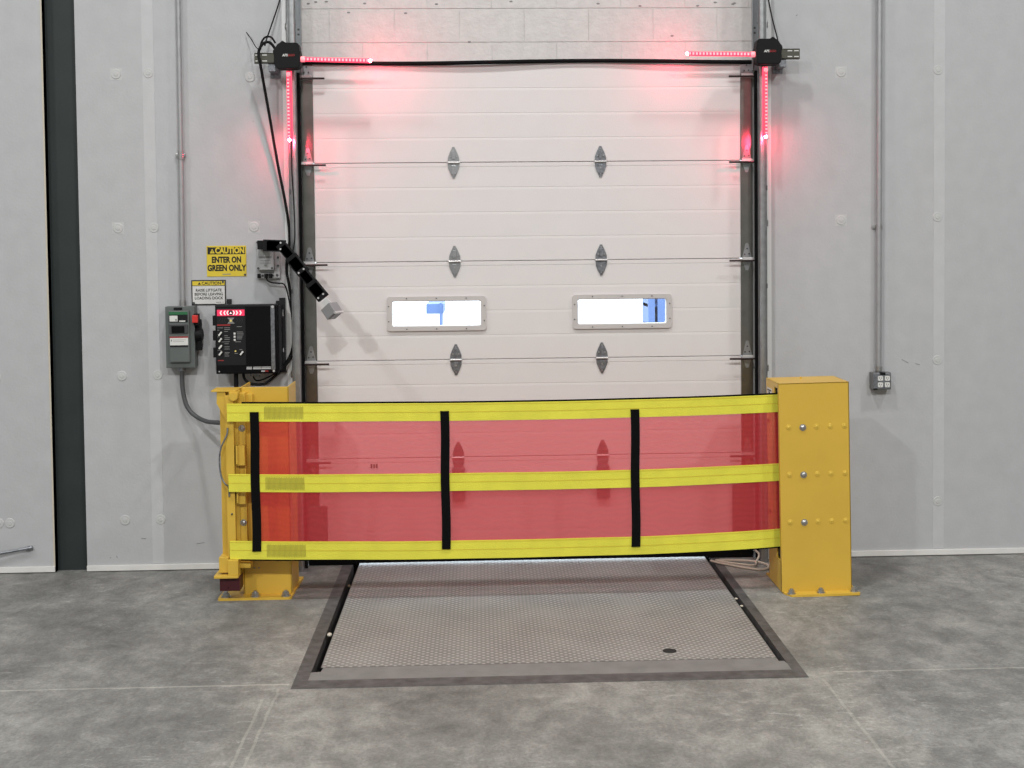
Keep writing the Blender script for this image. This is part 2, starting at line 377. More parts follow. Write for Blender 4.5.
for x0, x1 in ((-2.342, -2.272), (2.518, 2.588)):
    MB().box(x0, x1, BD-.0015, BD, .045, 8.2).build('seam_tape', 'tape', wbx(x0))
caps = [(-2.500, 3.040), (-2.307, 3.045), (-1.695, 3.018), (-2.509, 2.108), (-2.293, 2.108), (-1.687, 2.107), (-2.505, 1.205), (-2.289, 1.208), (-2.505, .317), (-2.290, .317),
        (-3.262, 2.108), (-3.262, 1.205), (-3.203, .311), (-3.270, .311), (1.936, 3.030), (1.936, 2.115), (2.545, 3.040), (2.543, 2.129), (2.545, 1.235), (2.549, .345)]
for x, zz in caps:
    c = MB(); c.cyl((x, BD, zz), (x, BD-.004, zz), .031, .028, 24).cyl((x, BD-.004, zz), (x, BD-.006, zz), .014, .012, 16)
    c.build('fastener_cap', 'cap', wbx(x), True)
for x, zz in [(-2.5, 3.04), (-1.687, 2.107), (1.936, 3.03), (1.936, 2.115), (-2.509, 2.108)]:
    MB().box(x-.036, x+.036, BD-.0008, BD, zz-.036, zz+.036).build('patch_square', 'cap', wbx(x))
for (x, zz, a, l) in [(-2.395, .20, .1, .03), (-2.05, .165, -.15, .05), (-2.56, .09, 1.2, .015), (2.34, 1.23, .5, .05), (2.42, 1.21, .3, .03), (-1.9, .5, .2, .03), (-1.68, 2.75, 0, .006), (1.66, 3.38, -.7, .012), (-2.6, .085, -.5, .01)]:
    MB().box(x-l/2, x+l/2, BD-.0008, BD, zz-.002, zz+.002, rot=Matrix.Rotation(a, 3, 'Y')).build('scuff_mark', 'prtgrey', wbx(x))
for i, (x0, x1) in enumerate(((-9, -2.935), (-2.741, -1.475), (1.475, 9))):
    n = ('baseboard_left', 'baseboard_left', 'baseboard_right')[i]
    struct(MB().box(x0, x1, BD-.012, BD, .006, .04, .002).build(n, 'base'))
struct(MB().box(-1.497, -1.468, BD-.012, 0, 0, 8.2, .002).build('trim_2', 'white'))
struct(MB().box(1.466, 1.497, BD-.012, 0, 0, 8.2, .002).build('trim_3', 'white'))

# ------------------------------------------------------------------ overhead door
DX0, DX1 = -1.395, 1.391
SX0, SX1 = -1.322, 1.316
Z0, SH = .055, .6096
door = struct(bpy.data.objects.new('door_1', None)); COL.objects.link(door); door.location = (0, -.05, 0)
YF = -.05
WIN = [(-.889, -.275, 1.455, 1.668), (.262, .880, 1.455, 1.668)]
def face(za, zb, s0, s1):
    """front profile of one section between heights za and zb"""
    pts = []
    def add(y, z):
        if za-1e-6 <= z <= zb+1e-6: pts.append((y, z))
    marks = [(0, YF+.004), (.002, YF)]
    add(YF+.005, s0+.001); add(YF, s0+.0035)
    for q in (.25, .5, .75):
        zz = s0+(s1-s0)*q; add(YF, zz-.016); add(YF+.0010, zz-.001); add(YF, zz+.001)
    add(YF, s1-.027); add(YF-.0014, s1-.0255); add(YF-.0014, s1-.0045); add(YF+.005, s1-.001)
    pts = [p for p in pts]
    if not pts or pts[0][1] > za+1e-4: pts.insert(0, (YF, za))
    if pts[-1][1] < zb-1e-4: pts.append((pts[-1][0], zb))
    return [(-.002, za)]+pts+[(-.002, zb)]
for k in range(5):
    s0 = Z0+k*SH; s1 = s0+SH; d = MB()
    if k: MB().box(SX0, SX1, -.0018, .002, s0-.012, s0+.012).build('seam_light_block', 'blkr', door, label='added dark strip blocking daylight behind the seam')  # added backing strip, stops outside daylight leaking through the section gap
    if k == 2:
        cols = [SX0, -.862, -.300, .290, .852, SX1]
        for i in range(5):
            if i % 2 == 0: d.prof(face(s0+.0006, s1-.0006, s0, s1), cols[i], cols[i+1])
            else:
                d.prof(face(s0+.0006, 1.478, s0, s1), cols[i], cols[i+1]); d.prof(face(1.642, s1-.0006, s0, s1), cols[i], cols[i+1])
    else: d.prof(face(s0+.0006, s1-.0006, s0, s1), SX0, SX1)
    d.build('door_section', 'door', door)
    for a, b in ((DX0, SX0), (SX1, DX1)):
        MB().box(a, b, -.062, -.002, s0+.002, s1-.002, .002, seg=1).build('end_stile', 'stile', door, label='galvanised end stile')
# bottom rubber astragal, slightly short of the leveler deck
MB().box(DX0, -1.10, -.058, -.02, .002, .062, .004).box(1.10, DX1, -.058, -.02, .002, .062, .004).box(-1.10, 1.10, -.058, -.046, .012, .062).build('bottom_seal', 'blkr', door, label='black rubber bottom seal')
ts = MB(); ts.tube([(x, -.07+.006*math.sin(x*5), 3.105+.006*math.sin(x*3.1+.5)) for x in [DX0+i*(DX1-DX0)/24 for i in range(25)]], .013)
ts.build('top_seal', 'blkr', door, True, label='black rubber top seal')
# windows in the third section
for (x0, x1, z0, z1) in WIN:
    t = .027
    fr = MB()
    def rr(x0, x1, z0, z1, r, n=5):
        P = []
        for cx, cz, a0 in ((x1-r, z1-r, 0), (x0+r, z1-r, 90), (x0+r, z0+r, 180), (x1-r, z0+r, 270)):
            for i in range(n+1):
                a = math.radians(a0+90*i/n); P.append((cx+r*math.cos(a), cz+r*math.sin(a)))
        return P
    def ring(mb, O, I, yf, yb):
        bm = mb.bm; n = len(O)
        vo = [bm.verts.new((x, yf, z)) for x, z in O]; vi = [bm.verts.new((x, yf, z)) for x, z in I]
        wo = [bm.verts.new((x, yb, z)) for x, z in O]; wi = [bm.verts.new((x, yb, z)) for x, z in I]
        for i in range(n):
            j = (i+1) % n
            bm.faces.new((vo[i], vo[j], vi[j], vi[i])); bm.faces.new((vo[j], vo[i], wo[i], wo[j]))
            bm.faces.new((vi[i], vi[j], wi[j], wi[i])); bm.faces.new((wo[i], wi[i], wi[j], wo[j]))
        bmesh.ops.recalc_face_normals(bm, faces=list(bm.faces))
    ring(fr, rr(x0, x1, z0, z1, .02), rr(x0+t+.003, x1-t-.003, z0+t, z1-t, .014), -.064, -.05)
    wo = fr.build('window_frame', 'wframe', door)
    g2 = MB(); ring(g2, rr(x0+t-.003, x1-t+.003, z0+t-.006, z1-t+.006, .016), rr(x0+t+.006, x1-t-.006, z0+t+.004, z1-t-.004, .012), -.058, -.004)
    g2.build('inner_gasket', 'sticker', wo)
    MB().box(x0+t, x1-t, -.034, -.028, z0+t, z1-t).build('pane', 'glass', wo)
    sc = MB()
    for i in (.2, .5, .8):
        for zz in (z0+.012, z1-.012): sc.cyl((x0+(x1-x0)*i, -.064, zz), (x0+(x1-x0)*i, -.067, zz), .004, n=8)
    for zz in (z0+.06, z1-.06):
        for xx in (x0+.012, x1-.012): sc.cyl((xx, -.064, zz), (xx, -.067, zz), .004, n=8)
    sc.each('frame_screw', 'screw', wo)
# intermediate hinges
def hinge(x, z, mt):
    h = MB()
    U = [(-.036, 0), (-.034, .03), (-.022, .062), (-.009, .088), (-.007, .095), (.007, .095), (.009, .088), (.022, .062), (.034, .03), (.036, 0)]
    h.prism([(x+a, z+b) for a, b in U], -.056, YF); h.prism([(x+a, z-b*.98-.004) for a, b in U][::-1], -.056, YF)
    h.box(x-.012, x+.012, -.061, -.055, z+.02, z+.07, .002).box(x-.014, x+.014, -.061, -.055, z-.075, z-.018, .002)
    o = h.build('hinge', mt, door)
    MB().cyl((x-.037, -.064, z-.001), (x+.037, -.064, z-.001), .0065, n=12).build('hinge_pin', 'light_metal', o, True)
    s2 = MB()
    for a, b in ((-.018, .035), (.018, .035), (0, .078), (0, -.078), (0, -.038)): s2.cyl((x+a, -.056, z+b), (x+a, -.063, z+b), .005, n=8)
    s2.each('hinge_screw', 'zinc', o)
SE = [Z0+SH*k for k in (1, 2, 3, 4)]
for z in SE:
    hinge(-.466 if z > .8 else -.458, z, 'galv' if z > 1.5 else 'dkgalv'); hinge(.443, z, 'dkgalv')
for x in (-.458, .443):   # extra brackets on the bottom section
    MB().box(x-.030, x+.030, -.07, YF, .585, .640, .003).box(x-.040, x+.040, -.078, YF, .40, .600, .004).build('lift_bracket', 'dkgalv', door, label='grey steel bracket below hinge')
# roller brackets at both ends
for sgn, xc in ((-1, -1.357), (1, 1.353)):
    for z in SE+[3.02]:
        top = z > 3
        b = MB()
        if top:
            b.box(xc-.04, xc+.04, -.066, -.060, z-.01, z+.065, .002)
        else:
            b.prism([(xc-.031, z), (xc+.031, z), (xc+.010, z+.088), (xc+.004, z+.095), (xc-.004, z+.095), (xc-.010, z+.088)], -.068, -.062)
            b.prism([(xc+.028, z-.015), (xc-.028, z-.015), (xc-.008, z-.075), (xc+.008, z-.075)], -.066, -.062)
        o = b.build('roller_bracket', 'galv', door)
        s3 = MB()
        for a, c in ((-.015, .025), (.012, .028), (.0, .06)): s3.cyl((xc+a, -.066, z+c), (xc+a, -.072, z+c), .005, n=8)
        s3.each('bracket_screw', 'screw', o)
        MB().box(xc-.036, xc+.036, -.10, -.062, z-.019, z-.004, .002).box(xc-.036, xc+.036, -.10, -.085, z-.004, z+.007, .001).build('shaft_holder', 'light_metal', o)
        i0, i1 = (-1.445, -1.243) if sgn < 0 else (1.235, 1.442)
        MB().cyl((i0, -.11, z-.014), (i1, -.11, z-.014), .0062, n=10).build('roller_shaft', 'shaft', o, True)
for x0, x1, zz in ((-1.39, -1.272, .375), (1.255, 1.388, .466)):
    b = MB(); b.box(x0, x1, -.070, -.062, .065, zz, .001, seg=1)
    o = b.build('corner_bracket', 'dkgalv', door, label='grey steel bottom corner plate')
    q = MB()
    for a in (.3, .7):
        for c in (zz-.04, zz-.11, .14): q.cyl((x0+(x1-x0)*a, -.07, c), (x0+(x1-x0)*a, -.075, c), .006, n=8)
    q.each('plate_screw', 'zinc', o)

# ------------------------------------------------------------------ door tracks
def track(sg, label):
    X = lambda v: v*sg
    b = thing('door_track', label, 'door track', (X(1.43), BD-.02, 0), 'vertical door tracks')
    def bx(mb, a, c, y0, y1, z0, z1, bev=.001):
        x0, x1 = sorted((X(a), X(c))); return mb.box(x0, x1, y0, y1, z0, z1, bev, seg=1)
    m = MB(); bx(m, 1.432, 1.466, -.106, -.100, .0, 5); bx(m, 1.448, 1.454, -.165, -.106, .0, 5)
    m.build('wall_angle', 'galv2', b)
    m = MB(); pts = []
    # C-shaped track section with a rolled lip, extruded upward
    sec = [(1.452, -.175), (1.418, -.178), (1.408, -.186), (1.406, -.196), (1.412, -.205), (1.424, -.207), (1.440, -.203), (1.452, -.195)]
    m.plan([(X(a), c) for a, c in (sec if sg > 0 else sec[::-1])], .0, 5)
    bx(m, 1.448, 1.452, -.20, -.12, 0, 5); bx(m, 1.41, 1.452, -.128, -.124, 0, 5)
    m.build('track_channel', 'galv', b, True)
    m = MB(); bx(m, 1.376, 1.425, -.122, -.116, 3.04, 5); bx(m, 1.376, 1.381, -.14, -.12, 3.04, 5)
    m.build('upper_angle', 'galv2', b)
    m = MB(); bx(m, 1.392, 1.432, -.118, -.108, 0, 3.04)  # black strip paints the shade of the gap between door and track
    m.build('jamb_gap_shade', 'blkr', b, label='dark strip standing in for the shaded gap beside the door')
    m = MB()
    for z in (3.27, 3.30, 3.55, 3.33): bx(m, 1.388+(.0 if z != 3.33 else .02), 1.400+(.0 if z != 3.33 else .012), -.1235, -.121, z-.006, z+.006)
    for z in (.5, 1.1, 1.7, 2.3, 2.9): bx(m, 1.446, 1.452, -.2075, -.205, z, z+.03)
    m.each('slot', 'screw', b)
    m = MB()
    for z in (.3, 1.2, 2.1, 3.32): bx(m, 1.454, 1.478, -.112, -.1, z-.02, z+.02); m.cyl((X(1.468), -.112, z), (X(1.468), -.122, z), .007, n=6)
    m.each('wall_clip', 'zinc', b, 2)
    return b
track(-1, 'galvanised vertical door track left of the overhead door, behind the arm lamp')
track(1, 'galvanised vertical door track right of the overhead door')

# ------------------------------------------------------------------ red signal lights at the top corners
def signal(sg, label):
    base = thing('signal_light', label, 'signal light', (1.44*sg, BD, 3.0), 'red entry lights at the top corners of the door')
    X = lambda v: v*sg
    off = 0 if sg > 0 else .003
    o2 = [(1.363, 3.06), (1.385, 3.052), (1.49, 3.05), (1.505, 3.058), (1.515, 3.085), (1.512, 3.12), (1.521, 3.155), (1.505, 3.175), (1.492, 3.195), (1.475, 3.204), (1.462, 3.218), (1.448, 3.204), (1.375, 3.203), (1.366, 3.19), (1.366, 3.165), (1.360, 3.155)]
    dz = -.012 if sg < 0 else 0
    P = [(X(a), c+dz) for a, c in o2]
    if sg < 0: P = P[::-1]
    h = MB().prism(P, -.335, -.235, .004).build('housing', 'blk', base)
    text('APS', .020, X(1.44)+(-.018 if sg > 0 else -.008), -.3365, 3.128+dz, 'sticker', h, bold=.0006, sx=.95, shear=.15)
    text('&GO', .018, X(1.44)+(.019 if sg > 0 else .029), -.3365, 3.128+dz, 'prtred', h, bold=.0004, sx=1.0, shear=.15)
    # slotted strut and wall arm
    s = MB(); x0, x1 = sorted((X(1.50), X(1.640)))
    s.box(x0, x1, -.262, -.256, 3.092+dz, 3.152+dz).box(x0, x1, -.262, -.23, 3.149+dz, 3.153+dz).box(x0, x1, -.262, -.23, 3.091+dz, 3.095+dz)
    st_ = s.build('strut', 'strut', base)
    s = MB()
    for a in (1.565, 1.605): x0, x1 = sorted((X(a), X(a+.028))); s.box(x0, x1, -.2635, -.2615, 3.137+dz, 3.143+dz).box(x0, x1, -.2635, -.2615, 3.102+dz, 3.108+dz)
    s.each('strut_slot', 'sticker', st_)
    s = MB(); x0, x1 = sorted((X(1.518), X(1.560))); s.box(x0, x1, -.25, BD, 3.045+dz, 3.09+dz, .002).box(x0-.01, x1+.01, BD-.006, BD, 3.02+dz, 3.11+dz, .001)
    x0, x1 = sorted((X(1.36), X(1.56))); s.box(x0, x1, -.235, -.215, 3.10+dz, 3.14+dz, .002)
    s.build('wall_arm', 'dkgalv', base)
    # horizontal light bar
    xa, xb = (1.350, .955)
    za = (3.116 if sg > 0 else 3.099); zb = (3.122 if sg > 0 else 3.088)
    l = MB().cyl((X(xa), -.285, za), (X(xb), -.285, zb), .0135, n=14)
    lo = l.build('horizontal_light_bar', 'led', base, True)
    dt = MB()
    for i in range(19):
        t = (i+.5)/19; x = X(xa+(xb-xa)*t); zc = za+(zb-za)*t
        dt.box(x-.0055, x+.0055, -.3005, -.295, zc-.0075, zc+.0075)
    dt.each('led_dot', 'leddot', lo)
    MB().cyl((X(xa+.012), -.285, za), (X(xa-.012), -.285, za), .017, n=14).build('cable_gland', 'leddot', lo, True)
    MB().sph((X(xb-.004), -.285, zb), .0085).build('end_lens', 'ledtip', lo, True, label='glaring red end lens')
    # vertical light bar, two rows side by side
    vx = 1.422 if sg > 0 else 1.432; zt = 3.042+dz; zbm = 2.625
    l = MB().box(*sorted((X(vx-.014), X(vx+.016))), -.288, -.272, zbm, zt, .003)
    lv = l.build('vertical_light_bar', 'led', base)
    dt = MB()
    for i in range(18):
        zc = zt-.03-(zt-zbm-.05)*i/17; dt.box(X(vx+.007)-.006, X(vx+.007)+.006, -.2905, -.287, zc-.005, zc+.005)
    dt.each('led_dot', 'leddot', lv)
    MB().box(*sorted((X(vx-.005), X(vx-.001))), -.292, -.286, zbm, zt).build('divider_rib', 'dkgalv', lv)
    MB().box(X(vx+.004)-.012, X(vx+.004)+.012, -.296, -.27, zt-.03, zt-.008, .003).build('top_led', 'leddot', lv)
    MB().sph((X(vx+.004), -.285, zbm-.004), .0085).build('end_lens', 'ledtip', lv, True, label='glaring red end lens')
    return base
signal(-1, 'black box with lit red light bars at the top left corner of the door')
signal(1, 'black box with lit red light bars at the top right corner of the door')

# ------------------------------------------------------------------ cables
def cable(name, pts, r, label, m='cable', cat='cable', group=None, n=8):
    o = MB().tube(pts, r, n).build(name, m, None, True); return tag(o, label, cat, group)
cable('power_cable', [(-1.475, -.13, 3.62), (-1.501, -.14, 3.477), (-1.545, -.17, 3.33), (-1.577, -.20, 3.225), (-1.583, -.22, 3.19)], .0045, 'thin black cable dropping from above into the left signal light')
cable('power_cable', [(1.465, -.13, 3.62), (1.472, -.15, 3.48), (1.492, -.19, 3.33), (1.505, -.24, 3.23), (1.505, -.26, 3.20)], .0045, 'thin black cable dropping from above into the right signal light')
cable('power_cable', [(-1.515, -.27, 3.165), (-1.545, -.28, 3.20), (-1.585, -.28, 3.192), (-1.612, -.275, 3.14), (-1.60, -.272, 3.05), (-1.570, -.20, 2.80), (-1.528, -.15, 2.48), (-1.486, -.14, 2.238), (-1.466, -.145, 2.04), (-1.487, -.15, 1.86),
      (-1.470, -.16, 1.74), (-1.446, -.16, 1.533), (-1.440, -.165, 1.43), (-1.460, -.17, 1.325), (-1.50, -.17, 1.262), (-1.544, -.175, 1.217), (-1.626, -.175, 1.154), (-1.700, -.18, 1.152), (-1.745, -.18, 1.18), (-1.755, -.18, 1.224)], .0085, 'thick black cable hanging from the left signal light down to the control box')
cable('power_cable', [(-1.515, -.25, 3.20), (-1.54, -.25, 3.235), (-1.575, -.25, 3.235), (-1.60, -.25, 3.20), (-1.607, -.235, 3.165)], .006, 'short black cable looped on top of the left signal light strut')
cable('power_cable', [(-1.708, -.12, 3.285), (-1.675, -.15, 3.24), (-1.643, -.20, 3.19), (-1.62, -.235, 3.165)], .003, 'thin stray wire end sticking out left of the left signal light', cat='wire')
cable('power_cable', [(-1.436, -.215, 2.62), (-1.436, -.215, 2.45), (-1.428, -.213, 2.25), (-1.425, -.212, 2.05), (-1.437, -.215, 1.96)], .0035, 'thin black cable running down the left door track below the light bar')
cable('power_cable', [(-1.613, -.13, 1.800), (-1.606, -.14, 1.782), (-1.583, -.145, 1.768), (-1.54, -.14, 1.762), (-1.505, -.14, 1.755), (-1.485, -.135, 1.70), (-1.462, -.135, 1.55), (-1.458, -.135, 1.44), (-1.475, -.14, 1.33), (-1.54, -.14, 1.235), (-1.62, -.145, 1.185), (-1.68, -.15, 1.17), (-1.70, -.16, 1.198)], .0045, 'thin black cable looping from the grey junction box to the control box')
cable('coiled_cord', [(1.10, -.17, .012), (1.14, -.22, .01), (1.20, -.28, .01), (1.27, -.35, .01), (1.36, -.41, .01), (1.42, -.36, .012), (1.41, -.26, .012), (1.32, -.20, .015), (1.18, -.16, .01), (1.13, -.20, .02), (1.22, -.28, .02), (1.33, -.34, .02), (1.37, -.24, .02), (1.40, -.17, .05), (1.355, -.13, .09), (1.36, -.115, .14)], .0065, 'cream cord coiled loosely on the floor behind the right yellow post', 'rope', 'cord')

# ------------------------------------------------------------------ conduits
t = thing('electrical_conduit', 'thin steel conduit running down the wall to the grey safety switch', 'conduit', (-2.112, BD, 1.63))
MB().cyl((-2.110, -.122, 4.2), (-2.116, -.122, 2.55), .0135, n=16).cyl((-2.116, -.122, 2.55), (-2.122, -.125, 1.625), .0155, n=16).build('pipe', 'pipe', t, True)
MB().cyl((-2.116, -.122, 2.575), (-2.116, -.122, 2.52), .020, n=16).box(-2.148, -2.09, -.125, BD, 2.537, 2.557, .002).build('coupling', 'zinc', t, True)
MB().cyl((-2.122, -.125, 1.665), (-2.122, -.125, 1.63), .021, n=12).build('connector', 'zinc', t, True)
t = thing('electrical_conduit', 'steel conduit running down the bare wall to the white socket outlets', 'conduit', (2.17, BD, 1.17))
MB().cyl((2.172, -.122, 4.2), (2.164, -.127, 1.17), .0175, n=16).build('pipe', 'pipe', t, True)
MB().box(2.128, 2.190, -.112, BD, 2.06, 2.082, .002).cyl((2.168, -.122, 2.085), (2.168, -.122, 2.057), .021, n=16).build('pipe_strap', 'zinc', t, True)
MB().cyl((2.164, -.127, 1.205), (2.164, -.127, 1.176), .023, n=12).build('connector', 'zinc', t, True)
t = thing('socket_outlet', 'grey metal box with four white sockets at the foot of the right conduit', 'outlet', (2.163, BD, 1.12))
OUT = t
ob = MB().box(2.103, 2.222, -.165, BD, 1.069, 1.176, .006).build('outlet_box', 'outbox', t)
MB().box(2.109, 2.216, -.170, -.164, 1.074, 1.171, .003).build('cover_plate', 'dkgalv', t)
MB().box(2.150, 2.185, -.172, -.150, 1.160, 1.176, .002).build('black_tab', 'blk', t)
MB().box(2.110, 2.135, -.172, -.168, 1.068, 1.078, .002).build('black_tab', 'blk', t)
for x in (2.153, 2.196):
    for z in (1.140, 1.100):
        so = MB(); so.prism([(x-.016, z-.011), (x-.011, z-.015), (x+.011, z-.015), (x+.016, z-.011), (x+.016, z+.011), (x+.011, z+.015), (x-.011, z+.015), (x-.016, z+.011)], -.174, -.169)
        s_ = so.build('socket_face', 'sticker', t)
        MB().box(x-.007, x-.004, -.1746, -.1738, z-.002, z+.008).box(x+.004, x+.007, -.1746, -.1738, z-.002, z+.006).cyl((x, -.1738, z-.008), (x, -.1746, z-.008), .0025, n=8).each('socket_slot', 'screw', s_)
OUT.location = (2.173, BD, 1.112)

# ------------------------------------------------------------------ safety switch
t = thing('safety_switch', 'grey electrical safety switch with a red handle beside the control box', 'switch', (-2.13, BD, 1.26))
MB().box(-2.215, -2.040, -.19, BD, 1.258, 1.630, .004).build('enclosure', 'gry', t)
lid = MB().box(-2.190, -2.068, -.212, -.188, 1.293, 1.606, .008).build('door', 'gry', t)
MB().box(-2.162, -2.112, -.197, -.186, 1.610, 1.624, .002).build('hasp', 'blk', t)
MB().box(-2.188, -2.076, -.2135, -.2115, 1.582, 1.599, 0).build('green_label', 'green', lid)
MB().box(-2.186, -2.076, -.2128, -.2118, 1.535, 1.582, 0).build('dark_label', 'panel', lid)
a = MB().box(-2.184, -2.136, -.2140, -.2125, 1.541, 1.576).build('white_label', 'sticker', lid)
MB().box(-2.150, -2.140, -.2146, -.2138, 1.545, 1.556).build('code_mark', 'prtgrey', lid)
MB().box(-2.126, -2.090, -.2140, -.2125, 1.539, 1.546).build('white_label', 'sticker', lid)
MB().box(-2.186, -2.074, -.2160, -.2115, 1.468, 1.524, .004).build('recess', 'screw', lid)
MB().box(-2.172, -2.096, -.2185, -.2155, 1.472, 1.514, .004).build('viewing_window', 'blkgloss', lid)
MB().box(-2.186, -2.074, -.2135, -.2115, 1.440, 1.450).build('red_label', 'prtred', lid)
a = MB().box(-2.184, -2.076, -.2140, -.2115, 1.396, 1.441).build('white_label', 'sticker', lid)
MB().box(-2.178, -2.172, -.2146, -.2138, 1.420, 1.432).box(-2.165, -2.09, -.2146, -.2138, 1.428, 1.430).box(-2.165, -2.1, -.2146, -.2138, 1.418, 1.420).build('fine_print', 'prtgrey', lid)
MB().box(-2.184, -2.076, -.2150, -.2115, 1.388, 1.397).build('dark_label', 'blk', lid)
h = MB().box(-2.043, -2.012, -.205, -.165, 1.515, 1.585, .005).build('switch_handle', 'blk', t)
MB().box(-2.048, -2.014, -.225, -.195, 1.532, 1.578, .006).build('handle_grip', 'red', h, label='red handle grip')
m = MB(); m.cyl((-2.04, -.155, 1.455), (-2.0, -.155, 1.455), .045, .035, 20).box(-2.04, -2.005, -.17, -.14, 1.36, 1.55, .008)
m.build('switch_hub', 'blk', t, True)
MB().cyl((-2.130, -.145, 1.262), (-2.130, -.145, 1.235), .024, n=12).build('hub_connector', 'dkgalv', t, True)
cable('flexible_conduit', [(-2.130, -.145, 1.24), (-2.132, -.145, 1.17), (-2.126, -.145, 1.10), (-2.108, -.15, 1.03), (-2.075, -.16, .98), (-2.02, -.19, .948), (-1.96, -.26, .938), (-1.89, -.36, .945), (-1.80, -.47, .955), (-1.72, -.55, .96), (-1.66, -.58, .96)], .0135, 'dark grey flexible conduit curving from the safety switch to the left post', 'condf', 'conduit', n=12)

# ------------------------------------------------------------------ control box
t = thing('control_box', 'black loading dock control box with a lit red arrow strip', 'control box', (-1.71, BD, 1.22))
BF = -.25
MB().box(-1.895, -1.540, BF+.045, BD-.03, 1.226, 1.630, .006).build('enclosure', 'blk', t)
dr = MB().box(-1.905, -1.532, BF, BF+.05, 1.222, 1.641, .008).build('door', 'blkgloss', t)
bp_ = MB().box(-1.56, -1.505, -.118, BD, 1.215, 1.655, .002).box(-1.86, -1.83, -.11, BD, 1.64, 1.668, .001).box(-1.54, -1.505, -.118, BD, 1.655, 1.672, .001)
bp_ = bp_.build('mounting_plate', 'dkpanel', t)
MB().box(-1.537, -1.520, -.20, -.118, 1.235, 1.63, .002).build('side_cover', 'dkpanel', t)
MB().box(-1.530, -1.515, -.1195, -.117, 1.56, 1.60).box(-1.525, -1.515, -.1195, -.117, 1.34, 1.365).each('side_label', 'prtlight', bp_)
for z in (1.545, 1.455, 1.352):
    MB().box(-1.920, -1.900, BF+.0, BF+.04, z-.03, z+.03, .003).build('hinge', 'blk', t)
MB().box(-1.572, -1.548, BF-.010, BF+.001, 1.245, 1.632, .004).build('latch_bar', 'dkgalv', dr, label='grey metal latch bar')
MB().box(-1.900, -1.545, BF-.003, BF+.001, 1.628, 1.640, .001).build('top_lip', 'dkpanel', dr)
MB().cyl((-1.558, BF-.008, 1.625), (-1.558, BF-.014, 1.625), .008, n=10).cyl((-1.558, BF-.008, 1.238), (-1.558, BF-.012, 1.238), .007, n=10).cyl((-1.885, BF, 1.238), (-1.885, BF-.003, 1.238), .004, n=10).each('door_screw', 'light_metal', dr)
# overlay; u, v are measured on the overlay (metres from its top left corner)
OX, OZ = -1.896, 1.615
ov = MB().box(OX, -1.724, BF-.0015, BF+.001, 1.276, OZ+.008).build('keypad', 'panel', t)
ol = MB().box(OX+.004, OX+.168, BF-.004, BF-.001, 1.573, 1.610, .001).build('arrow_strip', 'ledpanel', ov, label='lit red arrow strip')
ch = MB()
def chev(mb, x, z, s, dr_, y, th=.006):
    pts = [(x, z), (x+dr_*s*.55, z+s), (x+dr_*(s*.55+th*1.3), z+s), (x+dr_*th*1.3, z), (x+dr_*(s*.55+th*1.3), z-s), (x+dr_*s*.55, z-s)]
    if dr_ < 0: pts = pts[::-1]
    mb.prism(pts, y-.0006, y)
ac = OX+.086
for i, a in enumerate((.016, .034, .056)):
    chev(ch, ac-a-.010, 1.5915, .013, 1, BF-.004)
    chev(ch, ac+a+.010, 1.5915, .013, -1, BF-.004)
ch.prism([(ac-.008, 1.585), (ac+.008, 1.585), (ac, 1.599)], BF-.0046, BF-.004)
ch.each('chevron', 'ledwhite', ov)
MB().box(ac-.012, ac+.012, BF-.0043, BF-.0038, 1.577, 1.606).build('dark_window', 'panel', ol)
ch = MB()
for a in (.03, .045, .06):
    chev(ch, ac-a-.012, 1.545, .016, 1, BF-.0015, .004); chev(ch, ac+a+.012, 1.545, .016, -1, BF-.0015, .004)
ch.each('dark_chevron', 'dkpanel', ov)
MB().prism([(ac-.022, 1.562), (ac+.022, 1.562), (ac+.006, 1.545), (ac+.022, 1.526), (ac-.022, 1.526), (ac-.006, 1.545)], BF-.0022, BF-.0015).build('printed_arrow', 'prtgrey', ov)
MB().cyl((ac, BF-.002, 1.544), (ac, BF-.006, 1.544), .007, n=12).build('amber_lamp', 'amber', ov)
MB().box(OX+.003, OX+.082, BF-.002, BF-.0014, 1.514, 1.522).box(OX+.004, OX+.040, BF-.002, BF-.0014, 1.302, 1.307).build('red_print', 'prtred', ov)
pr = MB()
random.seed(2)
for zz in (1.500, 1.490, 1.478, 1.452, 1.440, 1.430, 1.416, 1.404, 1.385, 1.372, 1.350, 1.342, 1.330):
    pr.box(OX+.045, OX+.045+random.uniform(.02, .036), BF-.0019, BF-.0014, zz, zz+.003)
for zz in (1.506, 1.474, 1.466, 1.456, 1.448, 1.440, 1.432): pr.box(OX+.12, OX+.12+random.uniform(.025, .04), BF-.0019, BF-.0014, zz, zz+.0028)
for x_, zz, l in ((.004, 1.500, .034), (.004, 1.486, .012), (.004, 1.446, .012), (.02, 1.415, .05), (.004, 1.365, .022), (.108, 1.415, .035), (.134, 1.367, .016), (.104, 1.345, .02)): pr.box(OX+x_, OX+x_+l, BF-.0019, BF-.0014, zz, zz+.003)
pr.build('fine_print', 'prtgrey', ov)
for x_, zz in ((.022, 1.466), (.022, 1.428), (.022, 1.386), (.022, 1.348), (.148, 1.348)):
    s_ = MB().cyl((OX+x_, BF-.001, zz), (OX+x_, BF-.010, zz), .012, .010, 16).build('selector_knob', 'blk', ov, True)
    MB().box(OX+x_-.005, OX+x_+.005, BF-.016, BF-.009, zz-.014, zz+.014, .002, rot=Matrix.Rotation(math.radians(38), 3, 'Y')).build('knob_pointer', 'sticker', ov, label='white knob pointer')
for zz in (1.466, 1.447, 1.428): MB().box(OX+.101, OX+.112, BF-.003, BF-.0012, zz-.006, zz+.006, .001).build('push_button', 'sticker', ov)
MB().cyl((OX+.110, BF-.001, 1.360), (OX+.110, BF-.005, 1.360), .005, n=12).build('amber_lamp', 'amber', ov)
